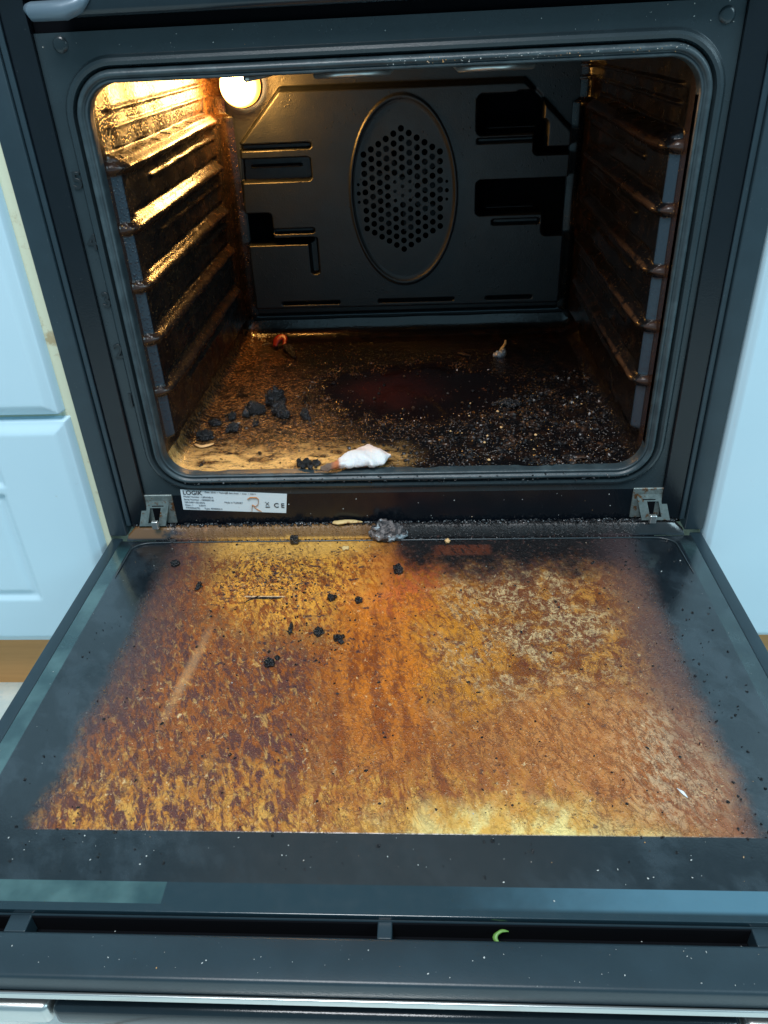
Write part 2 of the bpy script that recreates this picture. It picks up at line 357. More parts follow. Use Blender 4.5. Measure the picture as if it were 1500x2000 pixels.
CHAR = Mat('charred_food', .30, 0, (.012, .011, .013), .7); CHAR.set(Base_Color=CHAR.mix((.004, .004, .005), (.040, .042, .050), CHAR.ss(CHAR.noise(160, 5, .7), .45, .7)), Roughness=CHAR.noise(200, 3)*.35+.02)
CHAR.bump(CHAR.noise(330, 6, .75), 1., .003)
CRUMB = Mat('dark_crumb', .34, 0, (.018, .014, .013)); CRUMB.set(Base_Color=CRUMB.mix((.008, .007, .008), (.075, .035, .018), CRUMB.ss(CRUMB.noise(90, 4, .7), .5, .66)))
PALE = Mat('pale_crumb', .5, 0, (.55, .5, .42)); PALE.set(Base_Color=PALE.mix((.50, .52, .50), (.55, .30, .12), PALE.ss(PALE.noise(45, 3, .6), .55, .62)))
OILY = Mat('oil_bead', .08, 0, (.11, .042, .010), 1.)
BEIGE = Mat('dry_peel', .6, 0, (.55, .36, .16)); BEIGE.set(Base_Color=BEIGE.mix((.70, .50, .22), (.32, .15, .05), BEIGE.ss(BEIGE.noise(130, 4), .5, .7)))

# ------------------------------------------------------------ the setting
fl = mesh('floor', [(-1.5, -1.6, -.25), (1.5, -1.6, -.25), (1.5, .6, -.25), (-1.5, .6, -.25)], [(0, 1, 2, 3)], TILE); tag(fl, kind='structure')

def panel_front(name, x0, x1, y, z0, z1, recs, parent, bev=.011):
    """moulded cabinet front facing -y with rolled edges and sunk panels"""
    xs = np.unique(np.round(np.concatenate([np.linspace(x0, x1, 150), x0+np.linspace(0, bev*1.5, 9), x1-np.linspace(0, bev*1.5, 9)]), 5))
    zs = np.unique(np.round(np.concatenate([np.linspace(z0, z1, 150), z0+np.linspace(0, bev*1.5, 9), z1-np.linspace(0, bev*1.5, 9)]), 5))
    def fn(X, Z):
        d = np.minimum(np.minimum(X-x0, x1-X), np.minimum(Z-z0, z1-Z))
        h = -bev*.55*(1-sst(d, 0, bev*1.25))
        h = h - .012*(d < 1e-6)
        for (a, b, c, e) in recs:
            q = np.minimum(np.minimum(X-a, b-X), np.minimum(Z-c, e-Z))
            h = h - .0045*np.clip(sst(q, -.001, .0035)-sst(q, .006, .013)*.75, 0, 1)
        return X, y-h, Z
    v, f = grid(xs, zs, fn); return mesh(name, v, f, WHITE, parent, True)
cl = empty('kitchen_cabinet', (-.45, .0, -.13))
tag(cl, 'pale blue-white kitchen drawer unit left of the oven, one drawer front above another', 'cabinet')
def rel(o, p): o.location = Vector(o.location)-p.location; return o
rel(panel_front('drawer_front', -.80, -.3075, -.022, .1425, .62, [], cl), cl)
rel(panel_front('cabinet_door', -.80, -.3045, -.022, -.131, .1385, [(-.70, -.3815, .0705, .60), (-.70, -.385, -.068, .0625)], cl), cl)
rel(B().box(-.82, -.2985, -.006, .5, -.131, .60, .0008).build('carcass', CREAM, cl), cl)
rel(B().box(-.80, -.31, .04, .055, -.25, -.1315).build('plinth', WOOD, cl), cl)
cr = empty('kitchen_cabinet', (.55, .0, -.13))
tag(cr, 'plain pale cabinet side panel standing right of the oven', 'cabinet')
rel(panel_front('cabinet_door', .2995, .85, -.014, -.131, .65, [], cr, .006), cr)
rel(B().box(.2985, .86, .002, .5, -.131, .64, .0008).build('carcass', CREAM, cr), cr)
rel(B().box(.31, .85, .04, .055, -.25, -.1315).build('plinth', WOOD, cr), cr)

# ------------------------------------------------------------ the oven
oven = empty('oven', (0, 0, 0))
tag(oven, 'black built-in electric oven with its greasy cavity lit and drop-down door lying open', 'oven')
CX, CZ = .0026, .2378
def L3(pts, y): return [(p[0], y, p[1]) for p in pts]
N = 12
outer = rrect(0, .2425, .2545, .1965, .0008, N)
ls = [L3(outer, .02), L3(outer, .0)]
for off, y in ((.0095, 0), (.0085, -.0006), (.0072, -.0028), (.0050, -.0036), (.0026, -.0030), (.0010, .0015), (.0, .006), (-.006, .008)):
    ls.append(L3(rrect(CX, CZ, .2377+off, .1767+off, .034+off, N), y))
loops('front_frame', ls, FRAME, oven); autosmooth(oven.children[-1], 30)
# rubber gasket: two lobes round the cavity mouth
prof = [(.0005, .004), (.0002, -.001), (-.0012, -.0048), (-.0034, -.0062), (-.0050, -.0048), (-.0058, -.0018), (-.0064, -.0030), (-.0076, -.0038), (-.0086, -.0028), (-.0090, .0010), (-.0090, .008)]
ls = [L3(rrect(CX, CZ, .2377+o, .1767+o, .034+o, N), y) for o, y in prof]
loops('gasket', ls, GASK, oven)
B().box(-.2545, .2545, .0, .03, -.012, .0458).build('lower_fascia', TRIM, oven)
for x, z in ((-.236, .4315), (.2422, .4292)):
    b = B(); ring = [(0.0, -.0022), (.0030, -.0022), (.0052, -.0016), (.0058, 0), (.0066, .0008)]
    vs = []; fs = []; n = 24
    for r, y in ring: vs += [(x+r*math.cos(2*math.pi*k/n), y, z+r*math.sin(2*math.pi*k/n)) for k in range(n)]
    for j in range(len(ring)-1): fs += [[j*n+k, j*n+(k+1) % n, (j+1)*n+(k+1) % n, (j+1)*n+k] for k in range(n)]
    mesh('corner_stud', vs, fs, FRAME, oven, True)
NUM = enamel('number_emboss', (.010, .015, .018), .30, 0)
for t, x, z in (('5', -.2505, .3345), ('4', -.2500, .2870), ('3', -.2498, .2388), ('2', -.2494, .1926), ('1', -.2490, .1450)):
    o = text('shelf_number', t, .0175, (x-.0012, -.0006, z-.001), NUM, oven, ext=.0006, bev=.00035); 
for sx in (-1, 1):
    b = B(); a, c = sorted((sx*.2548, sx*.2790)); b.box(a, c, -.004, .03, .0135, .470, .0008)
    p = b.build('side_post', TRIM, oven)
    a, c = sorted((sx*.2792, sx*.2975)); o = B().box(a, c, -.0095, .03, .0040, .475, .0014).build('post_face', POST, p); autosmooth(o)
    a, c = sorted((sx*.2740, sx*.2786)); B().box(a, c, -.0068, -.0042, .0145, .468, .0008).build('post_bead', POST, p)
B().box(-.2545, .2545, .004, .03, .4394, .475).build('top_gap', BLACK, oven)
autosmooth(B().box(-.2975, .2975, -.0160, .03, .4765, .5950, .002).build('control_panel', TRIM, oven))
o = B().box(-.2300, .2560, -.0200, -.0040, .4470, .4640, .0045).build('top_trim', DARKM, oven); autosmooth(o)
tt = B().tube([(-.2460, -.0200, .4540), (-.2420, -.0215, .4515), (-.2180, -.0215, .4515), (-.2090, -.0210, .4540), (-.2010, -.0200, .4600)], [.003, .0060, .0062, .0055, .003], 14).build('trim_end', TEND, o, True)
hx0, hx1, hy0, hy1, hz0, hz1 = -.29, .29, .031, .46, -.012, .475   # outer sheet-metal housing, open at the front
hv = [(x, y, z) for y in (hy0, hy1) for x, z in ((hx0, hz0), (hx1, hz0), (hx1, hz1), (hx0, hz1))]
mesh('housing', hv, [(4, 5, 6, 7), (0, 1, 5, 4), (1, 2, 6, 5), (2, 3, 7, 6), (3, 0, 4, 7)], BLACK, oven)

# side walls with pressed shelf runners
RZ = (.3440, .2965, .2475, .1995, .1485)
def wall(sx):
    ys = np.unique(np.round(np.concatenate([np.linspace(0, .05, 60), np.linspace(.05, .405, 150)]), 5)); zs = np.arange(.066, .4085, .0012)
    def fn(Y, Z):
        Y0 = Y
        step = sst(Y, .0210, .0262)*sst(Z, .095, .102)*(1-sst(Z, .350, .356)); h = .0080*step
        h = h + .0018*np.sin(np.clip((Y-.03)/.34, 0, 1)*np.pi)*0
        for k, z in enumerate(RZ):
            zc = z+ .006*sst(Y, .05, .34)*(1 if k == 0 else .6)
            d = np.abs(Z-zc)
            tip = np.sqrt(np.clip(1-np.clip((.034-Y)/.0165, 0, 1)**2, 0, 1))*(Y > .0175)*(1-sst(Y, .348, .360))
            wd = (.0044+.0016*sst(Y, .014, .060))*np.clip(tip, .05, 1)+.0006
            h = np.maximum(h, (.0080+.0072*(1-sst(d, wd*.05, wd*1.30)))*tip*(d < wd*1.3)+h*(d >= wd*1.3))
            d2 = np.abs(Z-(zc-.0165)); h = h+.0022*(1-sst(d2, .0008, .0030))*sst(Y, .09, .10)*(1-sst(Y, .345, .355))
            d3 = np.abs(Z-(zc+.0105)); h = h-.0022*(1-sst(d3, .0010, .0034))*sst(Y, .035, .05)*(1-sst(Y, .345, .355))
        for z in (.385, .372):
            d = np.abs(Z-z-.004*Y/.35); h = h+.002*(1-sst(d, .0006, .0022))*sst(Y, .03, .05)
        r = .014; e = np.clip((r-(.405-Y))/r, 0, 1); h = h+r*(1-np.sqrt(1-e*e*.999))
        h = h+.0005*np.sin(Y*90+Z*40)*sst(Y, .02, .06)
        return sx*(.2300-h)+CX*.5, Y, Z
    v, f = grid(ys, zs, fn)
    if sx > 0: f = [q[::-1] for q in f]
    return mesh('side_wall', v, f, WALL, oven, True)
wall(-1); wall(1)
def flr(X, Y):
    r = .016; ex = np.clip((r-(.2300-np.abs(X-CX*.5)))/r, 0, 1); ey = np.clip((r*1.5-(.405-Y))/(r*1.5), 0, 1)
    h = r*(1-np.sqrt(1-np.minimum(1, ex*ex)*.999))+r*1.5*(1-np.sqrt(1-ey*ey*.999))
    return X, Y, .0700+h+.0004*np.sin(X*60)*np.sin(Y*50)-.001*sst(np.abs(X-.01), .12, .0)*0
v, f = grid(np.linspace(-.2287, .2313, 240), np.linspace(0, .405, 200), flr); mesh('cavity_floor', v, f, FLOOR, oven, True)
mesh('cavity_ceiling', [(-.24, 0, .407), (.24, 0, .407), (.24, .41, .407), (-.24, .41, .407)], [(0, 1, 2, 3)], WALL, oven)
# grill element coils under the ceiling
gp = []
for k, x in enumerate((-.12, -.06, 0, .06, .12)):
    gp += [(x, .09, .4015), (x, .27, .4015)] if k % 2 == 0 else [(x, .27, .4015), (x, .09, .4015)]
B().tube(gp, .003, 8).build('grill_element', STEEL, oven, True)

# back wall plate with its pressed cover
YB = .412
def poly_sdf(X, Z, pts):
    d = np.full(X.shape, 1e9); s = np.ones(X.shape); n = len(pts)
    for i in range(n):
        ax_, az = pts[i]; bx, bz = pts[(i+1) % n]; ex, ez = bx-ax_, bz-az; wx_, wz = X-ax_, Z-az
        t = np.clip((wx_*ex+wz*ez)/(ex*ex+ez*ez), 0, 1); d = np.minimum(d, (wx_-ex*t)**2+(wz-ez*t)**2)
        c1 = Z >= az; c2 = Z < bz; c3 = ex*wz > ez*wx_
        fl_ = (c1 & c2 & c3) | (~c1 & ~c2 & ~c3); s = np.where(fl_, -s, s)
    return s*np.sqrt(d)                                             # negative inside
def rr_sdf(X, Z, x0, x1, z0, z1, r):
    qx = np.abs(X-(x0+x1)/2)-(x1-x0)/2+r; qz = np.abs(Z-(z0+z1)/2)-(z1-z0)/2+r
    return np.hypot(np.maximum(qx, 0), np.maximum(qz, 0))+np.minimum(np.maximum(qx, qz), 0)-r
PANEL = [(-.2060, .114), (.2085, .112), (.2085, .3200), (.1500, .3750), (-.1440, .3770), (-.1985, .3200), (-.2040, .25)]
HX, HZ = .0015, .2600
holes = []
for k in range(-5, 6):
    n = 14-abs(k)
    for i in range(n):
        z = HZ+(i-(n-1)/2)*.0110; x = HX+k*.0095
        holes.append((x, z, .0023 if (abs(k) <= 1 and abs(z-HZ) < .0125) else .0037))
for sx in (-1, 1):
    for dz, r in ((-.0105, .0019), (0, .0026), (.0105, .0019)): holes.append((HX+sx*.0560, HZ+dz+(-.001), r))
def fb(X, Z):
    sd = poly_sdf(X, Z, PANEL)-.004
    h = .0200*(1-sst(sd, -.0050, .0005))
    h = h+.0022*(1-sst(rr_sdf(X, Z, -.226, .2265, .0985, .50, .020), -.0035, -.0005))
    inn = 1-sst(sd, -.004, .001); C = np.zeros(X.shape)
    def cut(s, d): 
        nonlocal C; C = np.maximum(C, d*(1-sst(s, -.0014, .0010)))
    e = np.hypot((X-.0025)/.0690, (Z-.2560)/.1145)
    h = h+.0020*(1-sst(np.abs(e-.965), .008, .034))-.0010*(1-sst(e, .90, .93))
    cut(rr_sdf(X, Z, -.240, -.1107, .3135, .3205, .003), .011)
    cut(rr_sdf(X, Z, -.240, -.1130, .2765, .3040, .005), .0170)
    cut(rr_sdf(X, Z, -.240, -.1700, .2010, .2390, .006), .0185); cut(rr_sdf(X, Z, -.240, -.1180, .1990, .2075, .003), .0185)
    cut(rr_sdf(X, Z, -.1240, -.1130, .1600, .2075, .004), .011); cut(rr_sdf(X, Z, -.1690, -.1160, .2130, .2190, .002), .011)
    cut(rr_sdf(X, Z, .0940, .1600, .3200, .3640, .007), .0185); cut(rr_sdf(X, Z, .1400, .1740, .3200, .3660, .004), .0185)
    cut(rr_sdf(X, Z, .1640, .1800, .2960, .3350, .006), .0185); cut(rr_sdf(X, Z, .1700, .2300, .2960, .3040, .003), .0185)
    cut(rr_sdf(X, Z, .0945, .1680, .3110, .3165, .002), .011)
    cut(rr_sdf(X, Z, .0945, .2300, .2270, .2690, .007), .0185); cut(rr_sdf(X, Z, .1160, .1760, .2150, .2215, .002), .011)
    cut(rr_sdf(X, Z, .1800, .2300, .2000, .2690, .006), .0185)
    for a, b in ((-.1680, -.0893), (-.0357, .0667), (.1109, .1717)): cut(rr_sdf(X, Z, a, b, .1192, .1222, .0012), .0170)
    h = np.maximum(h-C*inn, 0); global CUT; CUT = C*inn
    # ribs left standing inside the big recesses
    for a, b, z in ((-.19, -.127, .2935), (.108, .166, .3270), (.108, .168, .2350)):
        h = h+.0100*(1-sst(rr_sdf(X, Z, a, b, z-.0007, z+.0007, .0007), -.0003, .0012))
    return h
xs = np.unique(np.round(np.concatenate([np.arange(-.229, -.0620, .0013), np.arange(-.0620, .0650, .0008), np.arange(.0650, .2320, .0013)]), 5))
zs = np.unique(np.round(np.concatenate([np.arange(.066, .178, .0012), np.arange(.178, .342, .0008), np.arange(.342, .409, .0013)]), 5))
Xg, Zg = np.meshgrid(xs, zs, indexing='ij')
Xv, Zv = Xg.copy(), Zg.copy()
for hx, hz, r in holes:                                             # snap grid points onto the rims of the holes
    dx = Xg-hx; dz = Zg-hz; d = np.hypot(dx, dz)+1e-9; msk = np.abs(d-r) < .00057
    Xv[msk] = hx+dx[msk]/d[msk]*r; Zv[msk] = hz+dz[msk]/d[msk]*r
def drop(us, vs):
    a = (Xv[:-1, :-1]+Xv[1:, :-1]+Xv[1:, 1:]+Xv[:-1, 1:])/4; b = (Zv[:-1, :-1]+Zv[1:, :-1]+Zv[1:, 1:]+Zv[:-1, 1:])/4
    k = np.zeros(a.shape, bool)
    for hx, hz, r in holes: k |= np.hypot(a-hx, b-hz) < r
    hc = (H[:-1, :-1]+H[1:, 1:])/2; cc = (CUT[:-1, :-1]+CUT[1:, 1:])/2
    return k | ((hc < .0048) & (cc > .0166))                         # deep pressed recesses cut right through, so that they look dark
H = fb(Xg, Zg)
v, f = grid(xs, zs, lambda A, C: (Xv, YB-H, Zv), drop)
bk = mesh('back_panel', v, f, BACK, oven, True)
B().box(-.225, .228, YB+.030, YB+.034, .080, .400).build('fan_housing', BLACK, bk)
fb_ = B()
for k in range(9):
    a = 2*math.pi*k/9; ca, sa = math.cos(a), math.sin(a)
    P = [(.012, -.004), (.055, -.010), (.055, .010), (.012, .006)]
    q = [(HX+x*ca-z*sa, YB+.010+(.006 if z > 0 else 0), HZ+x*sa+z*ca) for x, z in P]
    fb_.add(q+[(x, y+.001, z) for x, y, z in q], [(0, 1, 2, 3), (7, 6, 5, 4), (0, 4, 5, 1), (1, 5, 6, 2), (2, 6, 7, 3), (3, 7, 4, 0)])
fb_.tube([(HX, YB+.006, HZ), (HX, YB+.022, HZ)], .013, 20).build('fan', BACK, bk)

rim = [(-.2245, YB-.004, .395)]+[(a, YB-.004, c) for a, c in [(-.2245+.020*(1-math.cos(t)), .0975+.020*(1-math.sin(t))) for t in np.linspace(0, math.pi/2, 9)]]+[(a, YB-.004, c) for a, c in [(.2250-.020*(1-math.sin(t)), .0975+.020*(1-math.cos(t))) for t in np.linspace(0, math.pi/2, 9)]]+[(.2250, YB-.004, .395)]
RIM = Mat('rim_edge', .3, .3, (.14, .19, .22)); B().tube(rim, .0009, 8).build('panel_rim', RIM, bk, True)

# lamp
lamp = empty('oven_lamp', (-.1900, .39, .3850)); lamp.parent = oven
def lathe(name, prof, m, parent, c, n=36):
    vs = []; fs = []
    for r, y in prof: vs += [(c[0]+r*math.cos(2*math.pi*k/n), c[1]+y, c[2]+r*math.sin(2*math.pi*k/n)) for k in range(n)]
    for j in range(len(prof)-1): fs += [[j*n+k, (j+1)*n+k, (j+1)*n+(k+1) % n, j*n+(k+1) % n] for k in range(n)]
    return mesh(name, vs, fs, m, parent, True)
lathe('lamp_ring', [(.0252, .014), (.0252, .008), (.0248, .006), (.0240, .006), (.0235, .008)], WALL, lamp, (0, 0, 0))
BULB = Mat('lit_lamp_glass', .2, 0, (1, .8, .5)); rr_ = BULB.math('SQRT', BULB.X*BULB.X+BULB.Z*BULB.Z)
BULB.set(Emission_Color=BULB.mix((1., .74, .36), (1., .36, .04), BULB.ss(rr_, .017, .0236)), Emission_Strength=BULB.ss(rr_, .0245, .012)*24+4.5)
cov = lathe('glass_cover', [(.0236, .007), (.0236, -.004), (.0215, -.012), (.0165, -.0185), (.0105, -.023), (.0045, -.0248), (.0, -.025)], BULB, lamp, (0, 0, 0))
plo.location = (-.186, .353, .3866)

# hinges
def hinge(x, s):
    b = B(); t = .0012
    for x0, x1 in ((-.0125, -.0085), (.0085, .0125)):
        b.poly([(-.016, .012), (-.016, .016), (.004, .050), (.006, .050), (.006, .012)], 0, x+x0, x+x1) if False else None
    # slanted arm plate with a slot, made of rails and bridges
    def sl(x0, x1, a, c, th=.0022):
        y = lambda q: -.0080+.0075*q; z = lambda q: .0150+.030*q
        v = []
        for q in (a, c):
            for xx in (x0, x1):
                v += [(x+xx+s*.004*(1-q)*2, y(q), z(q)), (x+xx+s*.004*(1-q)*2, y(q)+th, z(q)-th*.5)]
        b.add(v, [(0, 2, 6, 4), (1, 5, 7, 3), (0, 4, 5, 1), (2, 3, 7, 6), (0, 1, 3, 2), (4, 6, 7, 5)])
    sl(-.0135, -.0050, 0, .95); sl(.0060, .0135, 0, .95); sl(-.0050, .0060, .62, .95); sl(-.0050, .0060, .0, .10)
    h = b.build('door_hinge', ZINC, oven)
    B().box(x-.016, x+.016, -.0016, .0005, .0140, .0475, .0014).build('hinge_plate', ZINC, h)
    B().box(x-.003+s*.003, x+.0035+s*.003, -.0150, -.0105, .0150, .0240, .001).build('hinge_pin', STEEL, h)
    B().box(x-.0060, x+.0060, -.0030, -.0017, .0150, .0360).build('hinge_slot', BLACK, h)
hinge(-.2430, -1); hinge(.2430, 1)

# rating label
LAB = Mat('label_paper', .45, .0, (.62, .70, .74)); LAB.set(Base_Color=LAB.mix((.66, .76, .80), (.25, .22, .17), LAB.ss(LAB.noise(160, 5, .7), .62, .70)*.7))
INK = Mat('label_ink', .5, 0, (.012, .014, .02)); GREY = Mat('label_small_print', .5, 0, (.16, .19, .22)); RUST = Mat('rust_stain', .5, 0, (.45, .16, .03))
q = [(-.2173, .0532), (-.1108, .0462), (-.1140, .0240), (-.2183, .0298)]
lab = mesh('rating_label', [(a, -.0006, b) for a, b in q]+[(a, -.0002, b) for a, b in q], [(3, 2, 1, 0), (0, 1, 5, 4), (1, 2, 6, 5), (2, 3, 7, 6), (3, 0, 4, 7)], LAB, oven)
sl = math.radians(3.6)
def lt(body, size, x, z, m=GREY, bold=0., nm='label_print'): text(nm, body, size, (x, -.0010, z), m, lab, ext=.0001, rotz=sl, bold=bold)
lt('LOGIK', .0066, -.2155, .0478, INK, .00003, 'label_name')
for i, t in enumerate(('Model Number : LBFANB16', 'Serial Number : 1800000100', '220-240V~50-60Hz', 'Class : I        2.0kW', '77040066(75)      Type: 900000214')):
    lt(t, .0026, -.2155, .0446-i*.0033)
lt('Made in TURKEY', .0026, -.1750, .0370); lt('C E', .0072, -.1255, .0312, INK, .0001, 'label_mark'); 
lt('Date  2018  /  Technical data sheet  /  oven  /  230 V', .0024, -.193, .0492)
b = B(); b.tube([(-.1335, -.0011, .0375), (-.1300, -.0011, .0335)], .00025, 5); b.tube([(-.1300, -.0011, .0373), (-.1335, -.0011, .0335)], .00025, 5); b.box(-.1340, -.1295, -.0012, -.0009, .0312, .0320); b.build('bin_symbol', INK, lab)
b = B(); b.tube([(-.1510, -.0010, .0410), (-.1480, -.0010, .0432), (-.1420, -.0010, .0430), (-.1400, -.0010, .0410), (-.1410, -.0010, .0350), (-.1440, -.0010, .0325), (-.1470, -.0010, .0345), (-.1480, -.0010, .0300), (-.1485, -.0010, .0265)], [.0012, .0013, .0011, .0009, .0007, .0007, .0010, .0006, .0005], 6, sq=(1, .3)); b.tube([(-.1460, -.0010, .0320), (-.1420, -.0010, .0285), (-.1385, -.0010, .0262)], [.0004, .0009, .0004], 6, sq=(1, .3)).build('rust_mark', RUST, lab)

# door, lying open
door = B().box(-.2970, .2970, -.3990, -.0100, -.0238, -.0046, .0015)
door.box(-.2975, -.2862, -.3990, -.0060, -.0046, -.0008, .0008); door.box(.2862, .2975, -.3990, -.0060, -.0046, -.0008, .0008)
door = door.build('door', POST, oven); autosmooth(door)
ys_ = np.linspace(-.3985, -.0125, 3); gl = B()
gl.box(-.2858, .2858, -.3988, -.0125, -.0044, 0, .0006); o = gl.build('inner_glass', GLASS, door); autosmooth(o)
lip = B(); lp = rrect(0, -.05, .2858, .052, .010, 10)
# raised rear lip the glass tucks under
prof = [(-.0128, .0004), (-.0118, .0040), (-.0085, .0105), (-.0062, .0128), (-.0040, .0130), (-.0028, .0110), (-.0022, .0)]
vs = []; fs = []; xsn = [-.2790+.558*i/60 for i in range(61)]
for i, x in enumerate(xsn):
    e = min(1, (min(x+.2790, .2790-x)/.010)); e = math.sqrt(1-(1-e)**2) if e < 1 else 1
    vs += [(x, y, .0002+(z-.0002)*(.25+.75*e)) for y, z in prof]
k = len(prof)
for i in range(60): fs += [[i*k+j, i*k+j+1, (i+1)*k+j+1, (i+1)*k+j] for j in range(k-1)]
mesh('rear_lip', vs, fs, GLASS, door, True)
# pressed line with rounded corners just inside the lip
pts = [(-.2700, -.075, .0004)]+[(-.2500-.0200*math.cos(a), -.030+.0130*math.sin(a), .0004) for a in np.linspace(0, math.pi/2, 10)]+[(x, -.0165, .0004) for x in np.linspace(-.23, .23, 20)]+[(.2480+.0200*math.sin(a), -.030+.0130*math.cos(a), .0004) for a in np.linspace(0, math.pi/2, 10)]+[(.2700, -.075, .0004)]
B().tube(pts, [.0002]+[.0009]*(len(pts)-2)+[.0002], 6).build('pressed_line', FRAME, door, True)
o = B().box(-.2970, .2970, -.4345, -.4088, -.0200, -.0040, .0022).build('vent_bar', POST, door); autosmooth(o)
sb = B().box(-.2970, .2970, -.4090, -.3990, -.0238, -.0190); sb.build('vent_slot', BLACK, door)
B().box(-.2960, .2960, -.40, -.3990, -.0188, -.0062).build('slot_shade', BLACK, door)  # black sheet added to darken the inside of the slot
for x in (-.214, .0015, .213, -.2925, .2925):
    B().box(x-.0065*(1 if abs(x) > .1 else .65), x+.0065*(1 if abs(x) > .1 else .65), -.4092, -.3986, -.0185, -.0052, .0008).build('vent_rib', POST, door)
o = B().box(-.2975, .2975, -.4350, -.0100, -.0262, -.0242, .0004).build('outer_glass', DARKM, door)
o = B().box(-.2975, .2975, -.4366, -.4347, -.0235, -.0180, .0007).build('edge_trim', STEEL, door); autosmooth(o)
hd = B().box(-.1940, .1990, -.4330, -.4120, -.0620, -.0440, .0045).build('handle', DARKM, door); autosmooth(hd)
for a, b in ((-.2975, -.1955), (.2005, .2975)):
    o = B().box(a, b, -.4330, -.4120, -.0620, -.0440, .0045).build('handle_end', STEEL, hd); autosmooth(o)

# ------------------------------------------------------------ spilled food
def ico(sub):
    bm = bmesh.new(); bmesh.ops.create_icosphere(bm, subdivisions=sub, radius=1)
    v = [x.co.copy() for x in bm.verts]; f = [[a.index for a in x.verts] for x in bm.faces]; bm.free(); return v, f
ICO = {k: ico(k) for k in (1, 2, 3, 4)}
def lump_mesh(b, c, s, seed, amp=.45, freq=1.6, sub=4, rot=0.):
    V, F = ICO[sub]; off = Vector((seed*7.13, seed*3.7, seed*1.9)); out = []
    for p in V:
        d = mn.fractal(p*freq+off, .8, 2.2, 4)*amp + (mn.cell(p*3+off)-.5)*.0
        q = p*(1+d+.30*mn.noise(p*4.5+off)+.16*mn.noise(p*9.5+off))
        q = Vector((q.x*s[0], q.y*s[1], max(q.z, -.62)*s[2])); q.rotate(Matrix.Rotation(rot, 3, 'Z')); out.append(q+Vector(c))
    b.add(out, F)
def lump(name, label, loc, s, seed, n=1, spread=1., m=CHAR, cat='burnt food', group=None, freq=1.6, amp=.45, base='burnt food on the oven floor'):
    b = B(); rnd = random.Random(seed)
    if m is CHAR and s[0] > .0045 and n > 2: s = (s[0]*.68, s[1]*.74, s[2]*1.0); n = int(n*1.4); spread = spread*1.15
    for i in range(n):
        k = 1 if i == 0 else rnd.uniform(.35, .75)
        c = (0, 0, s[2]*.6*k) if i == 0 else (rnd.uniform(-1, 1)*s[0]*spread, rnd.uniform(-1, 1)*s[1]*spread, s[2]*.6*k)
        lump_mesh(b, c, tuple(x*k for x in s), seed+i*.37, amp, freq, 4 if i == 0 and s[0] > .006 else 3, 0 if i == 0 else rnd.uniform(0, 3))
    o = b.build(name, m, None, True, loc); return tag(o, label, cat, group)
FZ = .0708
G1 = 'charred lumps on the oven floor'
G2 = 'black bits on the open door'
CH = 'charred lump'
lump('charred_lump', 'largest charred lump, a curled black shell at the back of the left pile', (-.1455, .160, FZ), (.0140, .0095, .0135), 1, 3, .8, group=G1, cat=CH)
lump('charred_lump', 'knobbly black lump right below the curled shell on the cavity floor', (-.1370, .133, FZ), (.0110, .009, .0095), 2, 4, 1.1, group=G1, cat=CH)
lump('charred_lump', 'wide black lump left of the curled shell in the left pile', (-.1650, .139, FZ), (.0125, .009, .0095), 3, 5, 1.1, group=G1, cat=CH)
lump('charred_lump', 'lowest twin black nugget in front of the left pile, shining on the golden floor', (-.1800, .0940, FZ), (.0085, .006, .0065), 4, 4, 1.3, group=G1, cat=CH)
lump('charred_lump', 'dull brown-black clod nearest the left wall resting above a beige curl', (-.2080, .0760, FZ), (.0080, .0060, .0065), 5, 2, .5, group=G1, cat=CH)
lump('charred_lump', 'thin dark flake by the left wall behind the dull clod', (-.2055, .1120, FZ), (.0105, .0060, .0035), 6, 3, .8, group=G1, cat=CH)
lump('charred_lump', 'small black crumbly lump between the left wall flake and the wide lump', (-.1885, .1270, FZ), (.0070, .005, .0055), 7, 3, 1.2, group=G1, cat=CH)
lump('charred_lump', 'lone black lump standing right of the left pile near the dark streak', (-.1060, .1210, FZ), (.0065, .0060, .0075), 8, 3, 1.1, group=G1, cat=CH)
lump('charred_lump', 'slim black drip-shaped piece hanging down from the wide lump', (-.1590, .1080, FZ), (.0030, .0050, .004), 9, 2, .8, group=G1, cat=CH)
lump('charred_lump', 'heap of small black granules at the cavity mouth left of the white scrap', (-.0890, .0110, FZ), (.0060, .004, .0050), 10, 14, 2.2, group=G1, cat=CH)
lump('charred_lump', 'crusted black mound on the right side of the floor behind the crumbs', (.1180, .1480, FZ), (.0150, .008, .0045), 11, 7, 1.1, group=G1, cat=CH)
lump('brown_flake', 'thin reddish-brown leaf-like flake among crumbs at the front right of the cavity', (.1720, .0210, FZ), (.0100, .0060, .0018), 12, 2, .8, m=CRUMB, cat='flake')
CURL = Mat('beige_curl', .55, 0, (.72, .45, .20))
def strip(name, label, pts, rad, m, cat, sq=(1, .35), n=10, group=None):
    P = [Vector(p) for p in pts]; c = P[len(P)//2].copy(); sm = []
    for i in range(len(P)-1):
        p0 = P[max(i-1, 0)]; p1 = P[i]; p2 = P[i+1]; p3 = P[min(i+2, len(P)-1)]
        for t in (0, .25, .5, .75):
            sm.append(.5*((2*p1)+(p2-p0)*t+(2*p0-5*p1+4*p2-p3)*t*t+(3*p1-p0-3*p2+p3)*t**3))
    sm.append(P[-1]); rr = np.interp(np.linspace(0, 1, len(sm)), np.linspace(0, 1, len(rad)), rad).tolist()
    b = B().tube([p-c for p in sm], rr, n, sq=sq); 
    b.v = [v*(1+.0) + Vector((mn.noise(v*400)*.0005, mn.noise(v*400+Vector((5, 5, 5)))*.0005, mn.noise(v*380)*.0005)) for v in b.v]
    return tag(b.build(name, m, None, True, c), label, cat, group)
